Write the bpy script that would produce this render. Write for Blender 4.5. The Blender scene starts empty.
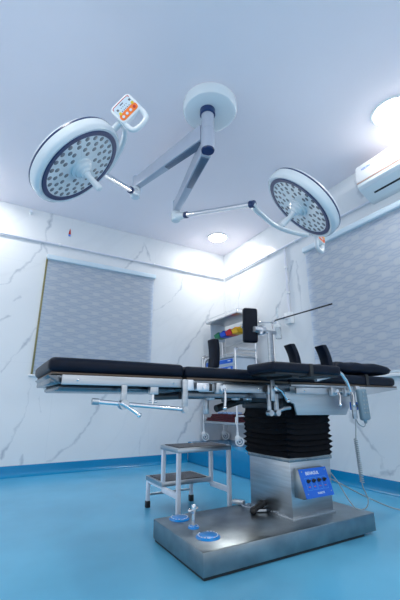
import bpy, bmesh, math, random
from mathutils import Vector as V, Matrix
random.seed(4)
PI = math.pi
sc = bpy.context.scene
COL = sc.collection

# ------------------------------------------------------------------ materials
def N(nt, t, **k):
    n = nt.nodes.new(t)
    for a, b in k.items():
        setattr(n, a, b)
    return n

def mat(name, col, rough=.5, metal=0., var=.0, vscale=8, bump=0., bscale=60, stretch=None, coat=0., spec=.5, trans=0., emit=None, estr=0.):
    m = bpy.data.materials.new(name); m.use_nodes = True
    nt = m.node_tree; b = nt.nodes['Principled BSDF']
    c = (*col, 1)
    b.inputs['Base Color'].default_value = c
    b.inputs['Roughness'].default_value = rough
    b.inputs['Metallic'].default_value = metal
    b.inputs['Specular IOR Level'].default_value = spec
    b.inputs['Coat Weight'].default_value = coat
    b.inputs['Coat Roughness'].default_value = .1
    b.inputs['Transmission Weight'].default_value = trans
    if emit:
        b.inputs['Emission Color'].default_value = (*emit, 1)
        b.inputs['Emission Strength'].default_value = estr
    tc = N(nt, 'ShaderNodeTexCoord'); mp = N(nt, 'ShaderNodeMapping')
    nt.links.new(tc.outputs['Object'], mp.inputs[0])
    if stretch: mp.inputs['Scale'].default_value = stretch
    if var:
        no = N(nt, 'ShaderNodeTexNoise'); no.inputs['Scale'].default_value = vscale; no.inputs['Detail'].default_value = 4
        nt.links.new(mp.outputs[0], no.inputs['Vector'])
        cr = N(nt, 'ShaderNodeValToRGB')
        cr.color_ramp.elements[0].position = .3; cr.color_ramp.elements[1].position = .7
        cr.color_ramp.elements[0].color = (*[x*(1-var) for x in col], 1)
        cr.color_ramp.elements[1].color = (*[min(1, x*(1+var)) for x in col], 1)
        nt.links.new(no.outputs[0], cr.inputs[0]); nt.links.new(cr.outputs[0], b.inputs['Base Color'])
    if bump:
        n2 = N(nt, 'ShaderNodeTexNoise'); n2.inputs['Scale'].default_value = bscale; n2.inputs['Detail'].default_value = 3
        nt.links.new(mp.outputs[0], n2.inputs['Vector'])
        bp = N(nt, 'ShaderNodeBump'); bp.inputs['Strength'].default_value = bump; bp.inputs['Distance'].default_value = .01
        nt.links.new(n2.outputs[0], bp.inputs['Height']); nt.links.new(bp.outputs[0], b.inputs['Normal'])
    return m

def math_n(nt, op, a, b=None, c=None):
    n = N(nt, 'ShaderNodeMath', operation=op)
    for i, x in enumerate((a, b, c)):
        if x is None: continue
        if isinstance(x, (int, float)): n.inputs[i].default_value = x
        else: nt.links.new(x, n.inputs[i])
    return n.outputs[0]

VEINS = {0: [(-0.078, 2.031, 0.011, 2.121), (0.011, 2.121, 0.115, 2.293), (0.115, 2.293, 0.191, 2.386), (0.191, 2.386, 0.315, 2.67), (0.315, 2.67, 0.331, 2.828), (0.331, 2.828, 0.361, 3.094), (0.315, 2.67, 0.406, 2.486), (0.061, 1.065, 0.157, 1.211), (0.157, 1.211, 0.232, 1.329), (0.232, 1.329, 0.308, 1.462), (0.308, 1.462, 0.364, 1.61), (0.186, 0.194, 0.244, 0.306), (0.244, 0.306, 0.299, 0.453), (0.299, 0.453, 0.36, 0.584), (0.36, 0.584, 0.375, 0.773), (0.375, 0.773, 0.384, 0.946), (0.648, 0.113, 0.773, 0.206), (0.773, 0.206, 0.976, 0.354), (0.976, 0.354, 1.094, 0.572), (1.094, 0.572, 1.259, 0.922), (1.738, 0.045, 1.703, 0.207), (1.703, 0.207, 1.736, 0.346), (2.245, 0.251, 2.377, 0.473), (2.377, 0.473, 2.549, 0.68), (2.549, 0.68, 2.681, 0.899), (2.134, 1.157, 2.223, 1.299), (2.223, 1.299, 2.332, 1.476), (2.332, 1.476, 2.581, 1.78), (2.581, 1.78, 2.835, 2.252), (1.832, 1.989, 2.044, 2.137), (2.044, 2.137, 2.235, 2.367), (2.235, 2.367, 2.315, 2.671), (2.315, 2.671, 2.4, 2.922), (1.649, 2.996, 1.54, 2.734), (1.54, 2.734, 1.388, 2.55), (1.649, 2.996, 1.738, 2.745), (0.395, 0.093, 0.399, 0.209), (-0.022, 1.636, 0.06, 1.693), (0.085, 1.888, 0.161, 1.948), (0.514, 0.645, 0.485, 0.796), (-0.9, 0.9, -0.5, 1.6), (-0.5, 1.6, -0.2, 2.0), (-1.7, 0.4, -1.2, 1.2), (-1.2, 1.2, -0.8, 1.7)],
         1: [(3.374, 1.754, 3.243, 1.939), (3.243, 1.939, 3.038, 2.176), (3.038, 2.176, 2.941, 2.438), (2.874, 2.414, 2.863, 2.059), (2.863, 2.059, 2.845, 1.793), (2.4, 0.692, 2.251, 0.497), (2.251, 0.497, 2.191, 0.415), (2.191, 0.415, 2.134, 0.336), (2.134, 0.336, 2.067, 0.278), (2.148, 0.368, 2.095, 0.275), (2.095, 0.275, 2.1, 0.186), (2.2, 0.1, 2.116, 0.144), (2.116, 0.144, 2.012, 0.167), (2.012, 0.167, 1.921, 0.241), (3.919, 2.698, 4.036, 2.414), (4.036, 2.414, 4.104, 2.086), (1.946, 3.019, 1.895, 2.795), (1.0, 0.2, 0.6, 0.8), (0.2, 0.5, -0.4, 1.4), (-0.4, 1.4, -0.7, 2.3), (-1.5, 0.5, -1.1, 1.6)]}
def marble(name, joint_axis):
    m = mat(name, (.78, .81, .84), .12, coat=0.0, spec=.5)
    nt = m.node_tree; b = nt.nodes['Principled BSDF']
    tc = N(nt, 'ShaderNodeTexCoord'); sp = N(nt, 'ShaderNodeSeparateXYZ')
    nt.links.new(tc.outputs['Object'], sp.inputs[0])
    u = sp.outputs[joint_axis]; z = sp.outputs[2]
    cb = N(nt, 'ShaderNodeCombineXYZ')
    # veins run diagonally: compress the coordinate across the run
    s = 1 if joint_axis == 0 else -1
    a = math_n(nt, 'ADD', math_n(nt, 'MULTIPLY', u, s*1.25), math_n(nt, 'MULTIPLY', z, -1.0))
    c = math_n(nt, 'ADD', math_n(nt, 'MULTIPLY', u, s*.30), math_n(nt, 'MULTIPLY', z, .38))
    nt.links.new(a, cb.inputs[0]); nt.links.new(c, cb.inputs[1])
    cb.inputs[2].default_value = 3.7 if joint_axis == 0 else 9.1
    def vein(scale, width, seed, detail, dist):
        no = N(nt, 'ShaderNodeTexNoise'); no.noise_dimensions = '4D'
        no.inputs['Scale'].default_value = scale; no.inputs['Detail'].default_value = detail
        no.inputs['W'].default_value = seed; no.inputs['Distortion'].default_value = dist
        no.inputs['Roughness'].default_value = .55
        nt.links.new(cb.outputs[0], no.inputs['Vector'])
        d = math_n(nt, 'ABSOLUTE', math_n(nt, 'SUBTRACT', no.outputs[0], .5))
        mr = N(nt, 'ShaderNodeMapRange'); mr.inputs['From Min'].default_value = 0; mr.inputs['From Max'].default_value = width
        mr.inputs['To Min'].default_value = 1; mr.inputs['To Max'].default_value = 0
        nt.links.new(d, mr.inputs['Value']); return mr.outputs[0]
    v2 = vein(.9, .022, 6.2, 3, .3)
    # long grey veins: soft distance to wandering lines fixed in the stone
    pb = N(nt, 'ShaderNodeCombineXYZ'); nt.links.new(u, pb.inputs[0]); nt.links.new(z, pb.inputs[1])
    nz = N(nt, 'ShaderNodeTexNoise'); nz.inputs['Scale'].default_value = 9; nz.inputs['Detail'].default_value = 4
    nt.links.new(tc.outputs['Object'], nz.inputs['Vector'])
    def vm(op, a_, b_=None, sc_=None):
        n = N(nt, 'ShaderNodeVectorMath', operation=op)
        for k_, x_ in enumerate((a_, b_)):
            if x_ is None: continue
            if isinstance(x_, tuple): n.inputs[k_].default_value = x_
            else: nt.links.new(x_, n.inputs[k_])
        if sc_ is not None: nt.links.new(sc_, n.inputs['Scale'])
        return n
    off = vm('MULTIPLY', vm('SUBTRACT', nz.outputs['Color'], (.5, .5, .5)).outputs[0], (.11, .11, 0)).outputs[0]
    pp = vm('ADD', pb.outputs[0], off).outputs[0]
    dmin = None
    for (ax_, az_, bx_, bz_) in VEINS[joint_axis]:
        ba = (bx_-ax_, bz_-az_, 0); bb = ba[0]**2+ba[1]**2
        pa = vm('SUBTRACT', pp, (ax_, az_, 0)).outputs[0]
        h = N(nt, 'ShaderNodeMath', operation='MULTIPLY', use_clamp=True); h.inputs[1].default_value = 1/bb
        nt.links.new(vm('DOT_PRODUCT', pa, ba).outputs['Value'], h.inputs[0])
        d_ = vm('LENGTH', vm('SUBTRACT', pa, vm('SCALE', ba, None, h.outputs[0]).outputs[0]).outputs[0]).outputs['Value']
        dmin = d_ if dmin is None else math_n(nt, 'MINIMUM', dmin, d_)
    mk = N(nt, 'ShaderNodeTexNoise'); mk.inputs['Scale'].default_value = 5.5; mk.inputs['Detail'].default_value = 3
    nt.links.new(tc.outputs['Object'], mk.inputs['Vector'])
    mr = N(nt, 'ShaderNodeMapRange'); mr.inputs['From Min'].default_value = .35; mr.inputs['From Max'].default_value = .68
    mr.inputs['To Min'].default_value = .25
    nt.links.new(mk.outputs[0], mr.inputs['Value'])
    wd = math_n(nt, 'MULTIPLY', mr.outputs[0], .034)
    core = math_n(nt, 'SUBTRACT', 1.0, math_n(nt, 'DIVIDE', dmin, wd)); core = math_n(nt, 'MAXIMUM', core, 0.0)
    t = math_n(nt, 'ADD', math_n(nt, 'MULTIPLY', math_n(nt, 'MULTIPLY', core, .62), mr.outputs[0]),
               math_n(nt, 'MULTIPLY', v2, .05))
    # tile joints
    def joint(co, per, off):
        f = math_n(nt, 'FRACT', math_n(nt, 'DIVIDE', math_n(nt, 'ADD', co, off), per))
        return math_n(nt, 'LESS_THAN', f, .004/per)
    j = math_n(nt, 'MAXIMUM', joint(u, 1.2, .58+2.4), joint(z, 1.2, 0.02+2.4))
    t = math_n(nt, 'ADD', t, math_n(nt, 'MULTIPLY', j, .09))
    mx = N(nt, 'ShaderNodeMix', data_type='RGBA'); nt.links.new(t, mx.inputs[0])
    mx.inputs[6].default_value = (.78, .81, .84, 1); mx.inputs[7].default_value = (.26, .32, .40, 1)
    nt.links.new(mx.outputs[2], b.inputs['Base Color'])
    return m

def blind_mat(name, axis, pu, pz):
    m = mat(name, (.4, .45, .56), .8, spec=.2)
    nt = m.node_tree; b = nt.nodes['Principled BSDF']
    tc = N(nt, 'ShaderNodeTexCoord'); sp = N(nt, 'ShaderNodeSeparateXYZ')
    nt.links.new(tc.outputs['Object'], sp.inputs[0])
    u = sp.outputs[axis]; z = sp.outputs[2]
    # rows staggered by half a period: lens shapes come from two opposite waves
    w = math_n(nt, 'SINE', math_n(nt, 'MULTIPLY', u, 2*PI/pu))
    zz = math_n(nt, 'SINE', math_n(nt, 'MULTIPLY', z, 2*PI/pz))
    lens = math_n(nt, 'MULTIPLY', w, zz)
    h = math_n(nt, 'ADD', math_n(nt, 'MULTIPLY', lens, .5), .5)
    lines = math_n(nt, 'SINE', math_n(nt, 'ADD', math_n(nt, 'MULTIPLY', z, 2*PI/pz*3), math_n(nt, 'MULTIPLY', w, 1.9)))
    lines2 = math_n(nt, 'SINE', math_n(nt, 'SUBTRACT', math_n(nt, 'MULTIPLY', z, 2*PI/pz*3), math_n(nt, 'MULTIPLY', w, 1.9)))
    ln = math_n(nt, 'MAXIMUM', lines, lines2)
    lm = N(nt, 'ShaderNodeMapRange'); lm.inputs['From Min'].default_value = .55; lm.inputs['From Max'].default_value = 1.0
    nt.links.new(ln, lm.inputs['Value'])
    hm = N(nt, 'ShaderNodeMapRange'); hm.inputs['From Min'].default_value = .62; hm.inputs['From Max'].default_value = .8
    nt.links.new(h, hm.inputs['Value'])
    t = math_n(nt, 'MULTIPLY', lm.outputs[0], math_n(nt, 'SUBTRACT', 1.0, hm.outputs[0]))
    t = math_n(nt, 'SUBTRACT', math_n(nt, 'ADD', math_n(nt, 'MULTIPLY', t, .75), .35), math_n(nt, 'MULTIPLY', hm.outputs[0], .35))
    mx = N(nt, 'ShaderNodeMix', data_type='RGBA'); nt.links.new(t, mx.inputs[0])
    mx.inputs[6].default_value = (.86, .92, 1.0, 1); mx.inputs[7].default_value = (.69, .78, .91, 1)
    nt.links.new(mx.outputs[2], b.inputs['Base Color'])
    return m

M = {}
M['marble_x'] = marble('marble_tile_left', 0); M['marble_y'] = marble('marble_tile_right', 1)
M['ceiling'] = mat('ceiling_paint', (.93, .87, .92), .7, var=.01, vscale=2)
M['floor'] = mat('floor_vinyl', (.11, .43, .66), .25, var=.10, vscale=1.3, bump=.25, bscale=1.6, spec=.5)
M['skirt'] = mat('skirting_vinyl', (.003, .235, .48), .25, var=.05, vscale=3)
M['steel'] = mat('stainless_steel', (.47, .51, .55), .33, 1.0, var=.12, vscale=5, bump=.04, bscale=40, stretch=(1, 1, 14))
M['plate'] = mat('scuffed_steel_cover', (.27, .31, .335), .30, 1.0, var=.18, vscale=9, bump=.03, bscale=90)
M['tray'] = mat('shaded_steel', (.15, .18, .21), .25, 1.0, var=.1)  # steel darkened in its colour to stand in for shade below the table
M['silver'] = mat('silver_arm_paint', (.50, .55, .64), .32, .35, var=.03)
M['underarm'] = mat('grey_cable_cover', (.17, .21, .28), .3, .5, var=.03)
M['brushed'] = mat('brushed_side_steel', (.56, .58, .60), .48, 1.0, var=.05, vscale=4, bump=.04, bscale=40, stretch=(1, 1, 14))
M['chrome'] = mat('chrome', (.78, .80, .83), .12, 1.0, var=.03)
M['alu'] = mat('satin_aluminium', (.74, .77, .82), .38, 1.0, var=.03)
M['leather'] = mat('black_upholstery', (.003, .007, .018), .42, var=.2, vscale=20, bump=.08, bscale=180, spec=.16)
M['bellow'] = mat('black_bellows_cloth', (.004, .005, .008), .75, bump=.2, bscale=90, spec=.12)
M['rubber'] = mat('black_rubber', (.012, .013, .015), .5, var=.1)
M['dark'] = mat('dark_cast_metal', (.03, .035, .042), .45, .6, var=.2)
M['wood'] = mat('brown_board', (.10, .07, .05), .6, var=.3, vscale=12, stretch=(1, 20, 20))
M['white'] = mat('white_plastic', (.80, .84, .87), .28, var=.01)
M['lampwhite'] = mat('lamp_white_enamel', (.74, .81, .85), .25, var=.01, coat=.3)
M['face'] = mat('lamp_face_plate', (.52, .60, .68), .22, var=.04, vscale=6, coat=.5)
M['navy'] = mat('navy_plastic', (.010, .035, .13), .3, var=.05)
M['lens'] = mat('led_lens_grey', (.16, .18, .21), .15, var=.3, vscale=30, coat=.6)
M['orange'] = mat('orange_keypad', (.95, .20, .02), .4, var=.03)
M['key'] = mat('pale_key', (.65, .75, .85), .4, var=.03)
M['yellowkey'] = mat('yellow_key', (.75, .55, .02), .4, var=.03)
M['red'] = mat('red_print', (.55, .03, .03), .4, var=.03)
M['display'] = mat('display_sticker', (.62, .74, .83), .25, var=.03)
M['blue'] = mat('blue_panel', (.0, .12, .62), .35, var=.06, vscale=10)
M['bluedisc'] = mat('blue_foot_disc', (.005, .27, .75), .28, var=.1, vscale=15, coat=.4)
M['whiteink'] = mat('white_ink', (.75, .82, .9), .5, var=.02)
M['blueink'] = mat('blue_ink', (.12, .28, .75), .5, var=.02)
M['cyanink'] = mat('cyan_ink', (.10, .42, .80), .5, var=.02)
M['paintgrey'] = mat('stool_white_paint', (.72, .77, .86), .4, var=.05)
M['tread'] = mat('ribbed_step_rubber', (.07, .075, .09), .6, var=.15, vscale=30, bump=.3, bscale=60, stretch=(1, 12, 1))
M['bin_g'] = mat('green_bin', (.0, .22, .10), .35, var=.05)
M['bin_b'] = mat('blue_bin', (.0, .08, .62), .35, var=.05)
M['bin_r'] = mat('red_bin', (.65, .01, .02), .35, var=.05)
M['bin_y'] = mat('yellow_bin', (.85, .48, .0), .35, var=.05)
M['clear'] = mat('clear_plastic', (.80, .86, .9), .08, trans=.85, var=.01)
M['maroon'] = mat('maroon_cloth', (.085, .012, .022), .8, var=.25, vscale=18, bump=.4, bscale=30)
M['pack'] = mat('blue_white_packet', (.25, .38, .62), .5, var=.5, vscale=30)
M['pale'] = mat('pale_trolley_panel', (.52, .60, .70), .3, var=.03)
M['remote'] = mat('grey_remote_plastic', (.17, .26, .32), .45, var=.06)
M['cord'] = mat('grey_cord', (.28, .33, .36), .5, var=.1)
M['olive'] = mat('olive_gold_strip', (.25, .23, .11), .45, .3, var=.1)
M['orangeline'] = mat('copper_trim_line', (.50, .32, .26), .4, var=.03)
M['black'] = mat('black_slot', (.006, .008, .012), .5, var=.05)
M['glow'] = mat('downlight_diffuser', (.9, .95, 1), .5, emit=(1.0, .965, .905), estr=46)
M['pipe'] = mat('white_pvc_conduit', (.72, .75, .84), .35, var=.02)
M['cassette'] = mat('blind_cassette_white', (.62, .74, .83), .4, var=.02)
M['blind_l'] = blind_mat('blind_weave_left', 0, .27, .125)
M['blind_r'] = blind_mat('blind_weave_right', 1, .26, .16)
M['glass'] = mat('window_glass', (.8, .88, .95), .05, trans=.9, var=.01)

# ------------------------------------------------------------------ mesh builder
def frame(z, x=None):
    z = V(z).normalized()
    x = V(x) if x is not None else (V((0, 0, 1)) if abs(z.z) < .9 else V((1, 0, 0)))
    x = (x - z*x.dot(z)).normalized(); y = z.cross(x)
    return Matrix((x, y, z)).transposed()

class MB:
    def __init__(s, mx=None): s.bm = bmesh.new(); s.mx = mx
    def _add(s, b2):
        me = bpy.data.meshes.new('t'); b2.to_mesh(me); b2.free()
        if s.mx: me.transform(s.mx)
        s.bm.from_mesh(me); bpy.data.meshes.remove(me); return s
    def box(s, lo, hi, bev=0., seg=2, rot=None, piv=None):
        b = bmesh.new(); lo = V(lo); hi = V(hi); c = (lo+hi)/2; d = hi-lo
        bmesh.ops.create_cube(b, size=1)
        for v in b.verts: v.co = V((v.co.x*d.x, v.co.y*d.y, v.co.z*d.z))
        if bev: bmesh.ops.bevel(b, geom=list(b.edges), offset=min(bev, min(d)*.49), segments=seg, profile=.5, affect='EDGES')
        T = Matrix.Translation(c)
        if rot is not None:
            p = V(piv) if piv else c
            T = Matrix.Translation(p) @ rot.to_4x4() @ Matrix.Translation(c-p)
        b.transform(T)
        return s._add(b)
    def hexa(s, pts, bev=0.):   # 8 points: bottom ring 4 then top ring 4
        b = bmesh.new(); v = [b.verts.new(p) for p in pts]
        for f in ((3, 2, 1, 0), (4, 5, 6, 7), (0, 1, 5, 4), (1, 2, 6, 5), (2, 3, 7, 6), (3, 0, 4, 7)): b.faces.new([v[i] for i in f])
        bmesh.ops.recalc_face_normals(b, faces=list(b.faces))
        if bev: bmesh.ops.bevel(b, geom=list(b.edges), offset=bev, segments=2, profile=.5, affect='EDGES')
        return s._add(b)
    def lathe(s, prof, o=(0, 0, 0), ax=(0, 0, 1), seg=32, closed=False):
        b = bmesh.new(); R = frame(ax); o = V(o); rings = []
        for r, z in prof:
            if r < 1e-6: rings.append([b.verts.new(o+R@V((0, 0, z)))])
            else: rings.append([b.verts.new(o+R@V((r*math.cos(2*PI*i/seg), r*math.sin(2*PI*i/seg), z))) for i in range(seg)])
        pr = list(zip(rings[:-1], rings[1:]))
        if closed: pr.append((rings[-1], rings[0]))
        for A, B in pr:
            for i in range(seg):
                j = (i+1) % seg
                if len(A) == 1 and len(B) == 1: continue
                if len(A) == 1: b.faces.new((A[0], B[j], B[i]))
                elif len(B) == 1: b.faces.new((A[i], A[j], B[0]))
                else: b.faces.new((A[i], A[j], B[j], B[i]))
        if not closed:
            for A in (rings[0], rings[-1]):
                if len(A) > 1: b.faces.new(A)
        bmesh.ops.recalc_face_normals(b, faces=list(b.faces))
        return s._add(b)
    def cyl(s, a, b_, r, r2=None, seg=20):
        a = V(a); b_ = V(b_); L = (b_-a).length; r2 = r if r2 is None else r2
        return s.lathe([(r, 0), (r2, L)], a, b_-a, seg)
    def tube(s, pts, r, seg=10, smooth=0, flat=None):
        P = [V(p) for p in pts]
        if smooth:
            Q = []
            for i in range(len(P)-1):
                p0 = P[max(i-1, 0)]; p1 = P[i]; p2 = P[i+1]; p3 = P[min(i+2, len(P)-1)]
                for k in range(smooth):
                    t = k/smooth
                    Q.append(.5*((2*p1)+(-p0+p2)*t+(2*p0-5*p1+4*p2-p3)*t*t+(-p0+3*p1-3*p2+p3)*t**3))
            Q.append(P[-1]); P = Q
        b = bmesh.new(); rings = []; up = None
        for i, p in enumerate(P):
            d = (P[min(i+1, len(P)-1)]-P[max(i-1, 0)]).normalized()
            if up is None: up = V((0, 0, 1)) if abs(d.z) < .9 else V((1, 0, 0))
            x = (up-d*up.dot(d)).normalized(); y = d.cross(x); up = x
            rr = r(i/(len(P)-1)) if callable(r) else r
            f = flat or 1
            rings.append([b.verts.new(p+x*rr*math.cos(2*PI*k/seg)*f+y*rr*math.sin(2*PI*k/seg)) for k in range(seg)])
        for A, B in zip(rings[:-1], rings[1:]):
            for k in range(seg): b.faces.new((A[k], A[(k+1) % seg], B[(k+1) % seg], B[k]))
        b.faces.new(rings[0]); b.faces.new(rings[-1])
        bmesh.ops.recalc_face_normals(b, faces=list(b.faces))
        return s._add(b)
    def prism(s, pts, vec, bev=0.):
        b = bmesh.new(); v = [b.verts.new(p) for p in pts]; f = b.faces.new(v)
        g = bmesh.ops.extrude_face_region(b, geom=[f])
        bmesh.ops.translate(b, vec=V(vec), verts=[e for e in g['geom'] if isinstance(e, bmesh.types.BMVert)])
        bmesh.ops.recalc_face_normals(b, faces=list(b.faces))
        if bev: bmesh.ops.bevel(b, geom=list(b.edges), offset=bev, segments=2, profile=.5, affect='EDGES')
        return s._add(b)
    def ball(s, c, r, sc_=(1, 1, 1), seg=16):
        b = bmesh.new(); bmesh.ops.create_uvsphere(b, u_segments=seg, v_segments=seg//2+2, radius=r)
        for v in b.verts: v.co = V((v.co.x*sc_[0], v.co.y*sc_[1], v.co.z*sc_[2]))+V(c)
        return s._add(b)
    def build(s, name, m, parent=None, ang=35):
        me = bpy.data.meshes.new(name)
        for f in s.bm.faces: f.smooth = True
        for e in s.bm.edges:
            if len(e.link_faces) == 2 and e.calc_face_angle(0) > math.radians(ang): e.smooth = False
        s.bm.to_mesh(me); s.bm.free()
        me.materials.append(M[m] if isinstance(m, str) else m)
        o = bpy.data.objects.new(name, me); COL.objects.link(o)
        if parent is not None: put(o, parent)
        return o

def put(o, parent):
    o.parent = parent
    if parent.type == 'EMPTY': o.matrix_parent_inverse = Matrix.Translation(-parent.location)

def tag(o, label, cat, group=None):
    o['label'] = label; o['category'] = cat
    if group: o['group'] = group
    return o
def thing(name, label, cat, loc, group=None):
    o = bpy.data.objects.new(name, None); COL.objects.link(o); o.location = loc
    o.empty_display_size = .1
    return tag(o, label, cat, group)
def struct(o): o['kind'] = 'structure'; return o
def copy_tree(o, parent=None):
    c = o.copy(); COL.objects.link(c)
    if parent: c.parent = parent
    for ch in [x for x in bpy.data.objects if x.parent == o]: copy_tree(ch, c)
    return c
def text(name, body, m, parent, origin, xdir, ydir, size, ext=.0006, shear=0.):
    cu = bpy.data.curves.new('t', 'FONT'); cu.body = body; cu.size = size; cu.extrude = ext; cu.align_x = 'CENTER'; cu.align_y = 'CENTER'; cu.offset = size*.012
    cu.shear = shear
    t = bpy.data.objects.new('t', cu); COL.objects.link(t)
    bpy.context.view_layer.update()
    me = bpy.data.meshes.new_from_object(t.evaluated_get(bpy.context.evaluated_depsgraph_get()))
    bpy.data.objects.remove(t)
    x = V(xdir).normalized(); y = V(ydir).normalized(); z = x.cross(y)
    me.transform(Matrix.Translation(V(origin)) @ Matrix((x, y, z)).transposed().to_4x4())
    me.materials.clear(); me.materials.append(M[m])
    o = bpy.data.objects.new(name, me); COL.objects.link(o); put(o, parent); return o

# ------------------------------------------------------------------ the room
XW, YW, H = 3.04, 4.45, 3.1
X0, Y0 = -2.0, -2.0
struct(MB().box((X0-.1, Y0-.1, -.1), (XW+.1, YW+.1, 0)).build('floor', 'floor'))
struct(MB().box((X0-.1, Y0-.1, H), (XW+.1, YW+.1, H+.1)).build('ceiling', 'ceiling'))
struct(MB().box((X0-.1, YW, 0), (XW+.1, YW+.1, H)).build('wall_left', 'marble_x'))
struct(MB().box((XW, Y0-.1, 0), (XW+.1, YW, H)).build('wall_right', 'marble_y'))
# coved vinyl skirting: upright band with a rounded foot
def cove(name, a, b, inward):
    a = V(a); b = V(b); n = V(inward); pr = [(0, .11), (.006, .11), (.006, .045)]
    for i in range(1, 7):
        t = i/6*PI/2; pr.append((.006+.039*(1-math.cos(t)), .045-.0445*math.sin(t)))
    pr.append((0, .0005))
    return struct(MB().prism([a+n*p+V((0, 0, z)) for p, z in pr], b-a).build(name, 'skirt'))
cove('baseboard_left', (X0, YW, 0), (2.385, YW, 0), (0, -1, 0))
cove('baseboard_right', (XW, Y0, 0), (XW, 2.80, 0), (-1, 0, 0))
# raised vinyl-covered plinth in the corner
pl = MB().box((2.39, 2.80, 0), (XW, YW, .25), .012).build('trim_1', 'skirt'); struct(pl)

# conduits run along both walls
def conduit(name, a, b, r, clips, label, n):
    a = V(a); b = V(b)
    t = thing(name, label, 'conduit', a)
    MB().cyl(a, b, r, seg=12).build('pipe', 'pipe', t)
    d = (b-a).normalized(); n = V(n)
    for k in clips:
        p = a+(b-a)*k
        MB().lathe([(r+.001, -.012), (r+.008, -.012), (r+.008, .012), (r+.001, .012)], p, d, 14, closed=True).box(p-V((.012, .012, .012))-n*.014, p+V((.012, .012, .012))-n*.014, .003).build('clip', 'white', t)
    return t
conduit('wall_conduit', (X0, YW-.026, 2.675), (XW-.05, YW-.026, 2.675), .0135, (.5, .76, .86, .94), 'thin white conduit running along the marble wall above the smaller blind', (0, -1, 0))
conduit('wall_conduit', (XW-.026, .3, 2.675), (XW-.026, YW-.05, 2.675), .0135, (.35, .5, .62, .75, .9), 'thin white conduit running along the wall under the air conditioner', (-1, 0, 0))
conduit('wall_conduit', (XW-.022, 3.03, 1.80), (XW-.022, 3.03, 2.645), .014, (.3, .7), 'short upright white conduit dropping to the gas outlet box', (-1, 0, 0))

# windows behind the blinds, seen only as sills and edges
def window(name, lo, hi, ax):
    m = MB(); lo = V(lo); hi = V(hi); w = .04
    i = 0 if ax == 'x' else 1
    for a, b in ((0, 1), (1, 0)):
        l2 = lo.copy(); h2 = hi.copy()
        if a: l2[i] = hi[i]-w
        else: h2[i] = lo[i]+w
        m.box(l2, h2, .003)
    l2 = lo.copy(); h2 = hi.copy(); h2.z = lo.z+w; m.box(l2, h2, .003)
    l2 = lo.copy(); h2 = hi.copy(); l2.z = hi.z-w; m.box(l2, h2, .003)
    o = struct(m.build(name, 'white'))
    l2 = lo.copy(); h2 = hi.copy(); j = 1-i; c = (lo[j]+hi[j])/2; l2[j] = c-.003; h2[j] = c+.003
    for k in (i, 2): l2[k] += w*.5; h2[k] -= w*.5
    MB().box(l2, h2).build('pane', 'glass', o)
    return o
window('window_1', (.385, YW-.014, 1.05), (1.79, YW, 2.45), 'x')
window('window_2', (XW-.014, .35, .99), (XW, 2.68, 2.45), 'y')
struct(MB().box((.345, YW-.05, 1.03), (1.84, YW, 1.05), .004).build('trim_2', 'white'))
struct(MB().box((XW-.06, .30, .955), (XW, 2.73, .985), .004).build('trim_3', 'white'))
struct(MB().box((.365, YW-.03, 1.05), (.383, YW, 2.485), .002).build('trim_4', 'olive'))

def blind(label, lo, hi, axis, m, grp=None):
    # fabric hangs from a rounded cassette, weighted by a bottom bar
    lo = V(lo); hi = V(hi); t = thing('roller_blind', label, 'blind', (lo+hi)/2)
    i = axis; j = 1-i
    f = MB(); n = 40; b = bmesh.new(); rows = []
    for a in range(n+1):
        u = lo[i]+(hi[i]-lo[i])*a/n; row = []
        for z in (lo.z, lo.z+(hi.z-lo.z)*.5, hi.z):
            p = V((0, 0, z)); p[i] = u; p[j] = lo[j]+.0015*math.sin(a*1.1)
            row.append(b.verts.new(p))
        rows.append(row)
    for A, B in zip(rows[:-1], rows[1:]):
        for k in range(2): b.faces.new((A[k], B[k], B[k+1], A[k+1]))
    bmesh.ops.solidify(b, geom=list(b.faces), thickness=.002)
    f._add(b); f.build('fabric', m, t)
    l2 = V((0, 0, hi.z-.015)); h2 = V((0, 0, hi.z+.050))
    l2[i] = lo[i]-.02; h2[i] = hi[i]+.02
    l2[j] = lo[j]-.035; h2[j] = lo[j]+.022
    MB().box(l2, h2, .014, 3).build('cassette', 'cassette', t)
    l2 = V((0, 0, lo.z-.015)); h2 = V((0, 0, lo.z+.004)); l2[i] = lo[i]; h2[i] = hi[i]; l2[j] = lo[j]-.006; h2[j] = lo[j]+.006
    MB().box(l2, h2, .004).build('bottom_bar', 'cassette', t)
    return t
blind('grey-blue patterned roller blind with white cassette, beside the foot of the operating table', (.388, YW-.028, 1.075), (1.80, 0, 2.465), 0, 'blind_l')
blind('larger grey-blue wavy-patterned roller blind below the air conditioner', (XW-.036, .33, 1.005), (0, 2.685, 2.465), 1, 'blind_r')

# ceiling downlights
def downlight(x, y, label, r=.135):
    t = thing('downlight', label, 'ceiling light', (x, y, H), 'recessed round downlights')
    MB().lathe([(r-.012, -.004), (r-.006, -.012), (r+.012, -.010), (r+.018, -.001), (r-.012, -.001)], (x, y, H), (0, 0, 1), 40, closed=True).build('trim_ring', 'white', t)
    MB().lathe([(0, -.030), (r*.5, -.027), (r*.8, -.019), (r-.013, -.007), (r-.013, -.001), (0, -.001)], (x, y, H), (0, 0, 1), 40).build('diffuser', 'glow', t)
    return t
downlight(2.585, 3.94, 'round recessed downlight glowing in the far corner of the ceiling')
downlight(2.60, 1.24, 'large bright round downlight in the ceiling above the air conditioner', .155)
for x, y in ((-.45, 3.94), (-.45, 1.24), (-.45, -1.2), (2.6, -1.2), (1.15, -1.2)):  # middle one behind the camera is unseen, added for more ambient light
    downlight(x, y, 'round recessed downlight outside the picture, out of view of the camera')

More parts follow.
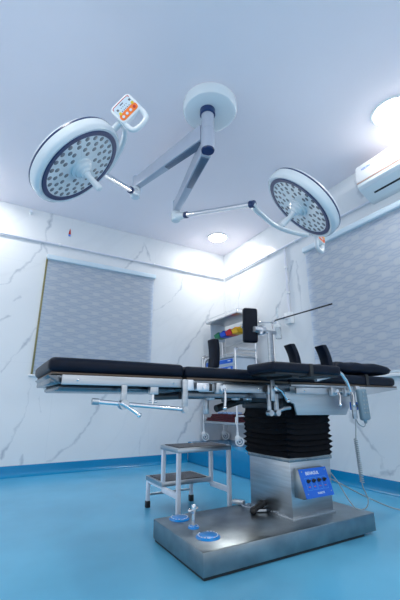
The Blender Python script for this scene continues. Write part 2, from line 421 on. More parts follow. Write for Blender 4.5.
# small wall fixtures
t = thing('wall_sensor', 'tiny white dome fixture high on marble wall just under the ceiling', 'sensor', (.115, YW, 3.03))
MB().lathe([(.022, 0), (.022, .012), (.012, .018), (.014, .04), (.0, .05)], (.115, YW, 3.035), (0, -1, 0), 16).build('body', 'white', t)
MB().lathe([(.018, 0), (.018, .006), (0, .006)], (.115, YW-.05, 3.035), (0, -1, 0), 16).build('cap', 'whiteink', t)
t = thing('hanging_tag', 'small red and blue tag stuck above the conduit on marble wall', 'tag', (.60, YW, 2.76))
MB().prism([(.588, YW-.002, 2.86), (.617, YW-.002, 2.86), (.612, YW-.002, 2.91), (.603, YW-.002, 2.945), (.594, YW-.002, 2.91)], (0, -.004, 0)).build('tag_upper', 'red', t)
MB().box((.589, YW-.007, 2.835), (.616, YW-.002, 2.862)).build('tag_lower', 'blueink', t)

# air conditioner
def ac():
    t = thing('air_conditioner', 'white wall-mounted split air conditioner with copper trim line high on the wall', 'air conditioner', (XW, 1.25, 2.62))
    y0, y1 = .75, 1.785
    pr = [(XW, 2.985), (2.86, 2.985), (2.825, 2.975), (2.812, 2.95), (2.803, 2.87), (2.803, 2.79)]
    lowp = [(2.806, 2.745), (2.825, 2.72), (2.90, 2.675), (2.985, 2.635), (XW, 2.63)]
    MB().prism([(x, y0, z) for x, z in pr+[(XW, 2.79)]], (0, y1-y0, 0), .006).build('upper_cover', 'white', t)
    MB().prism([(2.806, y0+.002, 2.788)]+[(x, y0+.002, z) for x, z in lowp]+[(XW, y0+.002, 2.788)], (0, y1-y0-.004, 0), .006).build('lower_cover', 'lampwhite', t)
    MB().box((2.800, y0+.004, 2.776), (2.812, y1-.004, 2.784)).build('trim_line', 'orangeline', t)
    # louvre flap lying on the sloping underside with the dark slot
    d = (V((2.985, 0, 2.635))-V((2.825, 0, 2.72))).normalized(); nrm = V((d.z, 0, -d.x))
    if nrm.z > 0: nrm = -nrm
    def sl(a, b, off, th, ya, yb, m, nm):
        o = V((2.825, 0, 2.72))
        p = [o+d*a, o+d*b, o+d*b+nrm*th, o+d*a+nrm*th]
        MB().prism([q+nrm*off+V((0, ya, 0)) for q in p], (0, yb-ya, 0)).build(nm, m, t)
    sl(.088, .108, .0015, .003, y0+.08, y1-.10, 'black', 'vent_slot')
    sl(.01, .082, .0010, .003, y0+.05, y1-.05, 'lampwhite', 'flap')
    text('lettering', 'VOLTAS', 'blueink', t, (2.8035, 1.67, 2.905), (0, -1, 0), (0, 0, 1), .026, .001)
ac()

# gas outlet with humidifier jar
t = thing('gas_outlet_box', 'small white wall box at the foot of upright conduit beside the blind', 'outlet', (XW, 3.03, 1.73))
MB().box((XW-.06, 2.98, 1.66), (XW, 3.09, 1.80), .008).build('housing', 'white', t)
MB().lathe([(.028, 0), (.028, .012), (.016, .016), (.016, .035), (0, .035)], (XW-.06, 3.035, 1.73), (-1, 0, 0), 18).build('socket', 'alu', t)
t = thing('oxygen_humidifier', 'clear humidifier jar with flow tube plugged into the wall gas outlet', 'humidifier', (XW-.1, 3.16, 1.5))
MB().cyl((XW-.10, 3.06, 1.73), (XW-.10, 3.20, 1.73), .014).cyl((XW-.098, 3.035, 1.73), (XW-.10, 3.07, 1.73), .02).build('valve', 'chrome', t)
MB().lathe([(.0, 0), (.034, .0), (.038, .01), (.038, .12), (.03, .14), (0, .14)], (XW-.10, 3.16, 1.49), (0, 0, 1), 20).build('jar', 'clear', t)
MB().lathe([(.040, .0), (.040, .03), (.02, .04), (.012, .07), (0, .07)], (XW-.10, 3.16, 1.63), (0, 0, 1), 20).build('lid', 'white', t)
MB().cyl((XW-.10, 3.16, 1.72), (XW-.10, 3.16, 1.88), .014, .011).build('flow_tube', 'clear', t)

# ------------------------------------------------------------------ ceiling mounted surgical lamps
CX, CY = 1.19, 1.93
t = thing('lamp_mount', 'round white ceiling canopy with polished central column holding both lamp arms', 'lamp mount', (CX, CY, H))
MB().lathe([(0, 0), (.205, 0), (.219, -.012), (.219, -.075), (.207, -.094), (.18, -.104), (0, -.108)], (CX+.037, CY+.025, H), (0, 0, 1), 48).build('canopy', 'lampwhite', t)
MB().lathe([(.062, -.100), (.062, -.150), (.052, -.158), (0, -.158)], (CX, CY, H), (0, 0, 1), 32).build('collar', 'navy', t)
MB().lathe([(0, 2.955), (.050, 2.955), (.050, 2.80), (.047, 2.798), (.047, 2.794), (.053, 2.792), (.053, 2.615), (0, 2.615)], (CX, CY, 0), (0, 0, 1), 32).build('column', 'silver', t)
MB().lathe([(0, 2.615), (.052, 2.615), (.049, 2.603), (0, 2.60)], (CX, CY, 0), (0, 0, 1), 32).build('column_cap', 'navy', t)

def lamp(label, c, n, jz, joint, arm_end, yoke, panel, flip):
    c = V(c); n = V(n).normalized(); J = V((*joint, jz))
    t = thing('surgical_lamp', label, 'surgical lamp', c, 'surgical lamps on the ceiling mount')
    # horizontal swing arm: tapered channel
    A = V((CX, CY, jz)); d = (J-A).normalized(); s = V((-d.y, d.x, 0))
    a = A+d*.045
    def sect(p, w, h, z0=0): return [p-s*w+V((0, 0, -h+z0)), p+s*w+V((0, 0, -h+z0)), p+s*w+V((0, 0, h+z0)), p-s*w+V((0, 0, h+z0))]
    S = sect(a, .042, .075); E_ = sect(J, .032, .052)
    MB().hexa([S[0], S[1], E_[1], E_[0], S[3], S[2], E_[2], E_[3]], .006).build('swing_arm', 'silver', t)
    S = sect(a+d*.02+V((0, 0, -.077)), .032, .006); m_ = A+d*.5+V((0, 0, -.068)); E2 = sect(m_, .024, .006)
    MB().hexa([S[0], S[1], E2[1], E2[0], S[3], S[2], E2[2], E2[3]], .002).build('cable_cover', 'underarm', t)
    # joint: pin and white knuckle
    MB().cyl(J+V((0, 0, .075)), J+V((0, 0, -.06)), .034, seg=24).build('pivot_pin', 'silver', t)
    e = V(arm_end); dd = e-J-V((0, 0, -.10)); k0 = J+V((0, 0, -.10)); dn = dd.normalized()
    MB().lathe([(0, -.055), (.036, -.055), (.046, -.045), (.046, .04), (.038, .055), (0, .055)], k0, (0, 0, 1), 24).cyl(k0, k0+dn*.15, .046, .030).build('knuckle', 'lampwhite', t)
    MB().cyl(k0+V((0, 0, -.03))-V((.3, .6, 0)).normalized()*.036, k0+V((0, 0, -.03))-V((.3, .6, 0)).normalized()*.043, .010).build('screw_cap', 'cyanink', t)
    MB().cyl(k0+dn*.148, k0+dn*.175, .033).build('sleeve_ring', 'navy', t)
    MB().cyl(k0+dn*.17, e-dn*.01, .023).build('spring_arm', 'chrome', t)
    MB().cyl(e-dn*.03, e+dn*.012, .030).build('end_ring', 'navy', t)
    MB().tube(yoke, lambda u: .023-.006*u, 12, 8).build('yoke', 'lampwhite', t)
    # head, built round its own axis: local +z points out of the back
    R = frame(-n, (0, 0, 1)); mx = Matrix.Translation(c) @ R.to_4x4()
    head = MB(mx).lathe([(.278, .0), (.296, -.004), (.309, .008), (.314, .026), (.312, .062), (.306, .066)], seg=72)
    head.bm.faces.ensure_lookup_table()
    head = head.build('lamp_head', 'lampwhite', t)
    MB(mx).lathe([(.306, .064), (.313, .065), (.311, .074), (.302, .077)], seg=72, closed=True).build('back_seam', 'navy', head)
    MB(mx).lathe([(.305, .074), (.290, .095), (.20, .120), (.0, .128)], seg=72).build('back_cover', 'lampwhite', head)
    MB(mx).lathe([(.246, .006), (.249, -.005), (.276, -.006), (.281, .002), (.281, .012), (.246, .012)], seg=72, closed=True).build('bezel_ring', 'navy', head)
    MB(mx).lathe([(0, .002), (.252, .002), (.252, .014), (0, .014)], seg=72).build('face_plate', 'face', head)
    first = None
    for rr, cnt, ph in ((.226, 24, 0), (.186, 18, .17), (.147, 12, .26), (.108, 6, 0)):
        for k in range(cnt):
            an = 2*PI*k/cnt+ph
            if cnt == 18 and k % 3 == 2: an += 0
            loc = mx @ V((rr*math.cos(an), rr*math.sin(an), .0025))
            if first is None:
                m_ = MB(R.to_4x4()).lathe([(0, -.005), (.012, -.0045), (.0170, -.002), (.0180, .001), (0, .001)], seg=14)
                first = m_.build('led_lens', 'lens'); q = first
            else: q = first.copy(); COL.objects.link(q)
            q.location = loc; q.parent = head
    for k in range(6):
        an = 2*PI*k/6+PI/6+.09
        p0 = V((.075*math.cos(an), .075*math.sin(an), .001)); p1 = V((.25*math.cos(an), .25*math.sin(an), .001))
        MB(mx).cyl(p0, p1, .0016, seg=6).build('petal_seam', 'lampwhite', head)
    MB(mx).lathe([(0, .0), (.075, .0), (.075, -.012), (.060, -.018), (.056, -.034), (.040, -.042), (.036, -.058), (0, -.058)], seg=40).build('hub', 'lampwhite', t)
    MB(mx).lathe([(0, -.055), (.026, -.055), (.019, -.075), (.018, -.10), (.022, -.160), (.021, -.180), (.014, -.187), (0, -.187)], seg=28).build('handle', 'white', t)
    # control panel with grab loop; u = width, v = downwards, w = towards the viewer
    pc, u, v = [V(q) for q in panel[:3]]; u.normalize(); v = (v-u*v.dot(u)).normalized(); w = u.cross(v)
    pm = Matrix.Translation(pc) @ Matrix((u, v, w)).transposed().to_4x4() @ Matrix.Scale(1.15 if c.x < 1 else 1.15, 4)
    def rr_(x0, x1, y0, y1, r, z, n_=5):
        P = []
        for cx_, cy_, a0 in ((x1-r, y1-r, 0), (x0+r, y1-r, PI/2), (x0+r, y0+r, PI), (x1-r, y0+r, 1.5*PI)):
            for i in range(n_+1):
                an = a0+PI/2*i/n_; P.append(V((cx_+r*math.cos(an), cy_+r*math.sin(an), z)))
        return P
    body = MB(pm).prism(rr_(-.068, .068, -.083, .025, .022, -.017), (0, 0, .034), .004)
    loop = [V((-.056, .010, 0)), V((-.056, .055, 0)), V((-.040, .078, 0)), V((0, .084, 0)), V((.040, .078, 0)), V((.056, .055, 0)), V((.056, .010, 0))]
    body.tube(loop, .014, 12, 6)
    pn = body.build('control_panel', 'white', t)
    MB(pm).prism(rr_(-.056, .056, -.072, -.012, .008, .0165), (0, 0, .0015)).build('display', 'display', pn)
    MB(pm).prism(rr_(-.058, .058, -.023, .014, .016, .0175), (0, 0, .0015)).build('keypad', 'orange', pn)
    MB(pm).tube([(-.054, -.060, .0175), (-.045, -.073, .0175), (.045, -.073, .0175), (.054, -.060, .0175)], .0022, 6, 3).build('red_line', 'red', pn)
    for i in range(4):
        MB(pm).cyl((.039-.026*i, -.003, .019), (.039-.026*i, -.003, .0215), .0075, seg=14).build('key', 'key' if i < 3 else 'red', pn)
    for x in (-.046, .040): MB(pm).cyl((x, -.026, .0175), (x, -.026, .0205), .008, seg=14).build('key', 'yellowkey', pn)
    for i in range(5):
        MB(pm).box((-.028+.012*i, -.030, .0178), (-.022+.012*i, -.026, .0188)).build('mark', 'navy', pn)
    for i in range(4): MB(pm).box((-.022+.012*i, -.046, .0178), (-.017+.012*i, -.043, .0188)).build('mark', 'navy', pn)
    MB(pm).box((-.010, -.062, .0178), (.012, -.057, .0188)).build('mark', 'navy', pn)
    for x in (-.046, .038): MB(pm).box((x-.006, -.054, .0178), (x+.006, -.042, .0188), .001).build('mark', 'lens', pn)
    nk = V(panel[3])
    MB().tube([nk, pc+v*-.0+(nk-pc)*.55], .020, 14).build('panel_neck', 'lampwhite', t)
    return t

lamp('left white surgical lamp head tilted down, orange control panel facing out', (.29, 1.99, 2.148), (.663, -.173, -.728), 2.79, (0.94, 2.868), (.455, 2.20, 2.315),
     [(.455, 2.20, 2.315), (.505, 2.21, 2.36), (.535, 2.12, 2.42), (.545, 2.00, 2.455), (.52, 1.89, 2.46), (.47, 1.80, 2.425)],
     ((.495, 1.705, 2.425), (-.519, .540, -.690), (.634, -.102, -.766), (.43, 1.83, 2.375)), 1)
lamp('right white surgical lamp head, farther arm, hanging in front of the larger blind', (1.794, 1.623, 2.13), (-.51, .49, -.707), 2.67, (1.387, 2.885), (1.632, 1.952, 2.289),
     [(1.632, 1.952, 2.289), (1.684, 1.985, 2.273), (1.765, 2.003, 2.253), (1.856, 2.009, 2.215), (1.947, 1.99, 2.174), (2.055, 1.926, 2.126), (2.115, 1.84, 2.08)],
     ((2.155, 1.765, 2.02), (-.93, -.35, 0), (.1, .1, -1), (2.085, 1.775, 2.085)), 1)

# ------------------------------------------------------------------ operating table
T = thing('operating_table', 'long black-padded stainless steel operating table with blue control panel on its pillar', 'operating table', (1.47, 1.785, 0))
# base plate
base = MB().box((.893, 1.513, .014), (2.072, 2.06, .110), .006).build('base_cover', 'plate', T)
MB().box((.903, 1.523, .001), (1.97, 2.05, .0145)).build('gap_shade_block', 'rubber', base)  # black block stands in for the shade in the gap below the cover
for x, y in ((.97, 1.58), (2.03, 1.56), (.97, 1.99), (1.99, 1.99)):
    MB().lathe([(0, 0), (.022, 0), (.026, .005), (.026, .012), (0, .012)], (x, y, 0), (0, 0, 1), 16).build('foot', 'whiteink', base)
for x, y, r in ((1.018, 1.985, .058), (1.01, 1.665, .060), (1.014, 1.815, .030)):
    d_ = MB().lathe([(r, .109), (r, .112), (r*.94, .1155), (r*.8, .119), (r*.5, .122), (0, .124)], (x, y, 0), (0, 0, 1), 36).build('foot_disc', 'bluedisc', T)
    for k in range(18):
        if k in (4, 5, 13): continue
        an = 2*PI*k/18
        p = V((x+r*.80*math.cos(an), y+r*.80*math.sin(an), .1205))
        MB().box(p-V((r*.035, r*.08, .001)), p+V((r*.035, r*.08, .001)), rot=Matrix.Rotation(an, 3, 'Z')).build('print_mark', 'whiteink', d_)
MB().cyl((1.014, 1.815, .12), (1.014, 1.815, .19), .010).cyl((.990, 1.815, .190), (1.038, 1.815, .200), .0055).ball((.990, 1.815, .190), .010).box((1.003, 1.806, .172), (1.025, 1.824, .218), .004).build('lock_lever', 'chrome', T)
# pedal near the pillar
MB().box((1.46, 2.02, .112), (1.50, 2.10, .135), .004, rot=Matrix.Rotation(.5, 3, 'Z')).box((1.47, 1.84, .113), (1.545, 1.94, .128), .003, rot=Matrix.Rotation(-.5, 3, 'Z')).tube([(1.48, 2.05, .13), (1.455, 1.98, .122), (1.455, 1.90, .128)], .005, 8, 4).build('foot_pedal', 'steel', T)
MB().tube([(1.425, 1.845, .128), (1.46, 1.85, .140), (1.50, 1.86, .150), (1.545, 1.875, .15)], .017, 12, 4).ball((1.43, 1.845, .128), .021).ball((1.51, 1.865, .15), .022).build('pedal_rubber', 'rubber', T)
# pillar
px0, px1, py0, py1 = 1.545, 1.870, 1.640, 2.015
pil = MB().hexa([(px0, py0, .108), (px1, py0, .108), (px1, py1, .108), (px0, py1, .108), (px0-.012, py0-.01, .425), (px1+.004, py0-.01, .425), (px1+.004, py1-.02, .425), (px0-.012, py1-.02, .425)], .004).build('pillar', 'steel', T)
fl = MB().box((px0-.018, py0-.018, .405), (px1+.012, py1-.01, .428), .003)
fl.build('pillar_collar', 'plate', pil)
for k in range(7): MB().ball((px0+.02+.048*k, py0-.019, .416), .0035, seg=8).build('rivet', 'chrome', pil)
for k in range(8): MB().ball((px0-.019, py0+.03+.05*k, .416), .0035, seg=8).build('rivet', 'chrome', pil)
MB().box((px0-.012, py0-.012, .108), (px1+.01, py0+.004, .120), .002).box((px0-.012, py0, .108), (px0+.004, py1, .120), .002).build('foot_flange', 'steel', pil)
# bellows
def bellows():
    b = bmesh.new(); rings = []; n = 9; z0, z1 = .428, .705
    for i in range(2*n+1):
        k = i/(2*n); out = .010 if i % 2 else -.002
        out += random.uniform(-.004, .004)
        if i >= 2*n-1: out = 0
        z = z0+(z1-z0)*k
        x0, x1, y0, y1 = px0-.024-out, px1+.002+out, py0-.022-out, py1-.005+out
        ring = []
        for (ax, ay, bx, by) in ((x0, y0, x1, y0), (x1, y0, x1, y1), (x1, y1, x0, y1), (x0, y1, x0, y0)):
            for q in range(6):
                f = q/6
                sag = -.014*math.sin(PI*f)*(1 if i % 2 else .4)*(1 if i < 2*n-1 else 0)
                wob = random.uniform(-.003, .003)
                ring.append(b.verts.new((ax+(bx-ax)*f+wob, ay+(by-ay)*f+wob, z+sag*.6+(.008 if (i % 2 and i < 2*n-1) else 0)*(-1 if q else 0))))
        rings.append(ring)
    L = len(rings[0])
    for A, B in zip(rings[:-1], rings[1:]):
        for k in range(L): b.faces.new((A[k], A[(k+1) % L], B[(k+1) % L], B[k]))
    b.faces.new(rings[0]); b.faces.new(rings[-1])
    bmesh.ops.recalc_face_normals(b, faces=list(b.faces))
    m_ = MB(); m_._add(b); return m_.build('bellows', 'bellow', T, 60)
bellows()
# control box on the pillar
cb = MB().prism([(1.565, 1.632, .372), (1.565, 1.597, .368), (1.565, 1.548, .232), (1.565, 1.572, .222), (1.565, 1.642, .222)], (.215, 0, 0), .003).build('control_box', 'plate', T)
f0 = V((1.565, 1.597, .368)); f1 = V((1.565, 1.548, .232)); dn = (f1-f0).normalized(); nr = V((0, dn.z, -dn.y)); nr = nr if nr.y < 0 else -nr
def onp(u, v, o=0): return f0+V((u, 0, 0))+dn*v+nr*o
L = (f1-f0).length
MB().prism([onp(-.002, -.002, .001), onp(.217, -.002, .001), onp(.217, L+.002, .001), onp(-.002, L+.002, .001)], nr*.003).build('panel', 'blue', cb)
text('lettering', 'BEHAGUL', 'whiteink', cb, onp(.095, .024, .0045), (1, 0, 0), -dn, .024)
text('lettering', 'ROBOTS', 'whiteink', cb, onp(.120, .127, .0045), (1, 0, 0), -dn, .014)
for k in range(4):
    u = .045+.042*k
    kn = MB().lathe([(.010, 0), (.010, .006), (.006, .010), (.005, .020), (0, .022)], onp(u, .063, .004), nr, 16).build('knob', 'rubber', cb)
    MB().box(onp(u-.006, .086, .005)-V((0, .001, .004)), onp(u+.006, .098, .005)+V((0, .001, .004)), rot=Matrix.Rotation(.5, 3, 'X')).build('mark', 'orange', cb)
    o_ = MB()
    for a_, b_ in (((-.018, .046), (.018, .046)), ((.018, .046), (.018, .108)), ((.018, .108), (-.018, .108)), ((-.018, .108), (-.018, .046))):
        o_.cyl(onp(u+a_[0], a_[1], .0045), onp(u+b_[0], b_[1], .0045), .0007, seg=5)
    o_.build('outline', 'cyanink', cb)
for u, v in ((.018, .125), (.200, .125), (.018, .012), (.200, .012)): MB().ball(onp(u, v, .004), .004, seg=8).build('screw', 'chrome', cb)

# table frame
TF, TB = 1.525, 2.02
MB().box((1.50, 1.62, .70), (1.90, 2.02, .765), .01).box((1.25, 1.66, .735), (1.60, 1.90, .790), .01).build('head_block', 'dark', T)
MB().prism([(1.455, 1.555, .825), (1.475, 1.555, .745), (1.535, 1.555, .725), (1.552, 1.555, .664), (1.975, 1.555, .660), (2.065, 1.555, .764), (2.115, 1.555, .835)], (0, .012, 0), .002).build('side_plate', 'brushed', T)
MB().prism([(1.455, 1.975, .825), (1.475, 1.975, .745), (1.535, 1.975, .725), (1.552, 1.975, .664), (1.975, 1.975, .660), (2.065, 1.975, .764), (2.115, 1.975, .835)], (0, .012, 0), .002).build('side_plate', 'brushed', T)
lf = MB().box((.20, TF+.015, .803), (.775, TB-.015, .838), .004).build('leg_frame', 'tray', T)
MB().box((.235, 1.56, .778), (.77, 1.99, .801), .012).build('under_tray', 'tray', lf)
sf = MB().box((.80, TF+.01, .790), (1.49, TB-.01, .838), .004).build('seat_frame', 'tray', T)
MB().box((.84, 1.57, .755), (1.47, 1.60, .790), .003).box((.84, 1.94, .755), (1.47, 1.97, .790), .003).box((.90, 1.60, .76), (.93, 1.94, .785)).box((1.10, 1.60, .76), (1.13, 1.94, .785)).build('cross_beams', 'tray', sf)
for x, y, z in ((1.0, 1.62, .745), (1.23, 1.6, .745), (1.15, 1.6, .745)): MB().box((x, y, z), (x+.03, y+.04, .79), .003).build('hanger', 'steel', sf)
MB().tube([(1.12, 1.75, .700), (1.3, 1.77, .742), (1.5, 1.78, .755)], .020, 12).cyl((1.3, 1.70, .75), (1.3, 1.92, .75), .025).build('actuator', 'rubber', T)
MB().box((1.085, 1.80, .67), (1.105, 1.84, .79), .004).build('hinge_link', 'steel', sf)
MB().cyl((.83, 1.62, .765), (.83, 1.93, .765), .018).build('hinge_bar', 'dark', sf)
MB().box((1.50, TF+.01, .822), (2.50, TB-.01, .838), .003).build('back_frame', 'steel', T)
MB().prism([(2.10, 1.528, .835), (2.520, 1.528, .838), (2.525, 1.528, .826), (2.18, 1.528, .785), (2.11, 1.528, .785)], (0, .02, 0), .002).build('head_plate', 'brushed', T)
MB().prism([(2.10, 1.99, .835), (2.520, 1.99, .838), (2.525, 1.99, .826), (2.18, 1.99, .785), (2.11, 1.99, .785)], (0, .02, 0), .002).build('head_plate', 'brushed', T)
for x0, x1 in ((.20, .79), (.815, 1.475), (1.485, 2.52)):
    MB().box((x0, TF+.004, .8385), (x1, TB-.004, .848), .002).build('board', 'wood', T)
# accessory rails on both sides
def rail(x0, x1, z0, z1, y0, y1):
    r = MB().box((x0, y0, z0), (x1, y1, z1), .002).build('side_rail', 'steel', T)
    return r
for ya, yb, yi0, yi1 in ((1.496, 1.508, 1.505, 1.545), (2.037, 2.049, 2.00, 2.040)):
    for x0, x1, z0, z1 in ((.238, .775, .798, .836), (.865, 1.275, .780, .818), (1.50, 1.93, .780, .816)):
        rr = rail(x0, x1, z0, z1, ya, yb)
        for x in (x0+.06, x1-.05):
            MB().box((x-.012, yi0, z0+.008), (x+.012, yi1, z1-.008)).build('spacer', 'steel', rr)
            s_ = -1 if ya < 1.7 else 1
            MB().ball((x, ya if s_ < 0 else yb, (z0+z1)/2), .006, seg=8).build('bolt', 'chrome', rr)
# foot end rounded bracket
MB().prism([(.188, 1.535, .836), (.24, 1.535, .836), (.262, 1.535, .798), (.235, 1.535, .803), (.205, 1.535, .820)], (0, .46, 0), .002).build('end_bracket', 'tray', T)
# hinge covers
MB().box((.79, 1.488, .785), (.83, 1.520, .835), .003).box((.845, 1.486, .785), (.915, 1.520, .822), .003).build('hinge_cover', 'alu', T)
MB().cyl((.885, 1.480, .803), (.885, 1.488, .803), .009).build('hinge_bolt', 'chrome', T)
MB().box((.918, 1.49, .785), (.935, 1.52, .82), .002).box((1.262, 1.486, .785), (1.280, 1.52, .822), .002).build('rail_stop', 'rubber', T)

# mattress pads: rounded slabs with a slight crown
def pad(name, x0, x1, y0, y1, z0, z1, r=.018, parent=T, crown=.004, m='leather', seg=(12, 8)):
    b = bmesh.new(); bmesh.ops.create_cube(b, size=1)
    d = V((x1-x0, y1-y0, z1-z0)); c = V((x0+x1, y0+y1, z0+z1))/2
    for v in b.verts: v.co = V((v.co.x*d.x, v.co.y*d.y, v.co.z*d.z))
    bmesh.ops.subdivide_edges(b, edges=[e for e in b.edges if abs((e.verts[0].co-e.verts[1].co).x) > d.x*.9], cuts=seg[0], use_grid_fill=True)
    bmesh.ops.subdivide_edges(b, edges=[e for e in b.edges if abs((e.verts[0].co-e.verts[1].co).y) > d.y*.9], cuts=seg[1], use_grid_fill=True)
    sharp = [e for e in b.edges if e.calc_face_angle(0) > .5]
    bmesh.ops.bevel(b, geom=sharp, offset=r, segments=4, profile=.5, affect='EDGES')
    for v in b.verts:
        fx = 1-(2*v.co.x/d.x)**2; fy = 1-(2*v.co.y/d.y)**2
        v.co.z += (1 if v.co.z > 0 else 0)*crown*max(fx, 0)**.5*max(fy, 0)**.5
    b.transform(Matrix.Translation(c))
    mm = MB(); mm._add(b); return mm.build(name, m, parent)
pad('mattress_section', .186, .800, 1.520, 2.030, .848, .908, .024)
pad('mattress_section', .800, 1.480, 1.520, 2.030, .848, .902, .024)
p3 = pad('mattress_section', 1.482, 2.505, 1.520, 2.030, .848, .909, .024)
p3['label'] = 'back section of the mattress with a strap round it'
MB().lathe([(0, 0)], (0, 0, 0)).bm.free() if False else None
st = MB().box((2.165, 1.516, .845), (2.195, 1.5205, .905)).box((2.165, 1.516, .9140), (2.195, 2.034, .9160)).box((2.165, 2.0295, .845), (2.195, 2.034, .914)).box((2.165, 1.516, .902), (2.195, 1.530, .916), .003).build('mattress_strap', 'rubber', p3)

# clamps on the rail
def clamp(name, x, z, label, lever=.06, gname='rail clamps along the near side rail', drop=None):
    t = thing(name, label, 'clamp', (x, 1.49, z), gname)
    MB().box((x-.020, 1.470, z-.028), (x+.020, 1.495, z+.024), .005).build('clamp_body', 'steel', t)
    MB().cyl((x+.012, 1.455, z-.004), (x+.012, 1.475, z-.004), .016).build('lever_hub', 'chrome', t)
    MB().tube([(x+.012, 1.450, z-.004), (x+.012, 1.442, z-.03), (x+.008, 1.442, z-lever)], .006, 8, 3).ball((x+.008, 1.442, z-lever-.008), .010).build('lever', 'chrome', t)
    return t
clamp('rail_clamp', .965, .800, 'chrome clamp with long hanging lever on the middle side rail', .085)
clamp('rail_clamp', 1.78, .798, 'chrome rail clamp with upright lever under the arm board', .070)
clamp('rail_clamp', 1.90, .798, 'chrome rail clamp gripping the cranked rod next to the hand control', .070)

# long push bar hanging below the leg rail
t = thing('adjustment_bar', 'horizontal chrome bar with tee handle hanging below the foot-end rail', 'bar', (.57, 1.5, .70))
MB().cyl((.368, 1.49, .734), (.79, 1.49, .700), .009).build('bar', 'chrome', t)
MB().cyl((.360, 1.49, .7346), (.388, 1.49, .7324), .013).build('end_sleeve', 'steel', t)
MB().box((.768, 1.480, .685), (.795, 1.4945, .835), .003).cyl((.782, 1.474, .70), (.782, 1.50, .70), .015).build('end_bracket', 'steel', t)
MB().box((.478, 1.482, .725), (.503, 1.4945, .80), .003).build('hanger', 'steel', t)
MB().cyl((.49, 1.465, .722), (.49, 1.505, .722), .020).build('hub', 'steel', t)
MB().tube([(.47, 1.462, .728), (.50, 1.458, .712), (.545, 1.450, .682)], .007, 8).ball((.548, 1.449, .680), .010).build('tee_handle', 'chrome', t)
t = thing('small_screw_clamp', 'tiny wing screw clamp hanging between the tee handle and the hinge', 'clamp', (.64, 1.5, .75))
MB().box((.615, 1.50, .765), (.655, 1.53, .80), .003).build('clamp_body', 'steel', t)
MB().cyl((.635, 1.515, .725), (.635, 1.515, .77), .006).cyl((.615, 1.515, .735), (.655, 1.515, .735), .005).build('wing_screw', 'chrome', t)

# arm board lying over the mattress, with its post
t = thing('arm_board', 'black padded arm board sticking out beside the near edge of the table, above the bellows', 'arm board', (1.30, 1.48, .80))
pad('cushion', 1.135, 1.615, 1.270, 1.480, .872, .920, .014, t, .003)
MB().box((1.16, 1.285, .862), (1.60, 1.470, .8715)).box((1.28, 1.30, .850), (1.33, 1.489, .862)).build('board', 'dark', t)
MB().box((1.288, 1.4655, .74), (1.314, 1.4755, .848), .003).build('post', 'steel', t)
MB().box((1.275, 1.477, .775), (1.325, 1.494, .825), .004).build('clamp_body', 'steel', t)
MB().cyl((1.305, 1.447, .805), (1.305, 1.466, .805), .013).tube([(1.30, 1.45, .812), (1.34, 1.445, .79), (1.375, 1.442, .745)], .0065, 8).ball((1.378, 1.441, .741), .010).build('lever', 'chrome', t)
MB().box((1.275, 1.478, .668), (1.293, 1.494, .778), .003).box((1.322, 1.478, .668), (1.345, 1.494, .778), .003).cyl((1.285, 1.470, .68), (1.285, 1.497, .68), .016).cyl((1.333, 1.470, .68), (1.333, 1.497, .68), .016).tube([(1.34, 1.486, .685), (1.38, 1.486, .70), (1.43, 1.486, .705)], .010, 8, 3).build('hanging_bracket', 'steel', t)
MB().box((1.375, 1.266, .855), (1.40, 1.484, .9205), .004).build('strap', 'rubber', t)
# curved limb holders
def curved_pad(x, y, z, h, label):
    b = MB(); P = []; n = 10
    for i in range(n+1):
        a = i/n; P.append((x-.022+.050*(1-a)**.8*0+.034*math.sin(a*PI/2+PI/2)+.0, z+h*a))
    out = []
    for i in range(n+1):
        a = i/n; cx_ = x-.040*a*a
        out.append(V((cx_-.018, y, z+h*a)))
    for i in range(n, -1, -1):
        a = i/n; cx_ = x-.040*a*a
        out.append(V((cx_+.018, y, z+h*a+.004*a)))
    t = tag(b.prism(out, (.02, .075, 0), .005).build('curved_limb_pad', 'leather'), label, 'pad', 'curved pads standing on the arm board')
    return t
curved_pad(1.425, 1.385, .921, .118, 'curved black upright pad on the arm board, left one near its middle')
curved_pad(1.575, 1.300, .921, .112, 'curved black upright pad on the arm board, right one near its end')

# cranked rod holding the arm board's end
t = thing('cranked_rod', 'cranked steel rod linking the rail by the hand control to the arm board', 'rod', (1.93, 1.47, .65))
MB().tube([(1.60, 1.44, .857), (1.75, 1.455, .885), (1.824, 1.458, .915), (1.856, 1.458, .897), (1.887, 1.458, .862), (1.915, 1.458, .80)], .011, 10).build('crank', 'chrome', t)
MB().box((1.912, 1.452, .640), (1.946, 1.464, .80), .002).build('bar', 'steel', t)

# head pillow
b = bmesh.new(); bmesh.ops.create_grid(b, x_segments=26, y_segments=20, size=1)
vt = []
for v in b.verts:
    x, y = v.co.x, v.co.y
    e = max(0, (1-abs(x)**7))*max(0, (1-abs(y)**7)); pin = 1-.05*(1-y*y)*abs(x)**4-.0
    v.co = V((x*.285*pin, y*.195*(1-.06*(1-x*x)*abs(y)**4), .047*e**.42))
g = bmesh.ops.duplicate(b, geom=list(b.verts)+list(b.edges)+list(b.faces))
for v in [q for q in g['geom'] if isinstance(q, bmesh.types.BMVert)]: v.co.z *= -.72
bmesh.ops.remove_doubles(b, verts=list(b.verts), dist=.0008)
bmesh.ops.recalc_face_normals(b, faces=list(b.faces))
for v in b.verts: v.co.z += .0035*math.sin(v.co.x*34+v.co.y*21)*(abs(v.co.z) > .01)
b.transform(Matrix.Translation((2.225, 1.735, .958)) @ Matrix.Rotation(-.06, 4, 'Z'))
m_ = MB(); m_._add(b)
tag(m_.build('head_pillow', 'leather', None, 80), 'flat black vinyl pillow with pinched corners at the head end of the table', 'pillow')

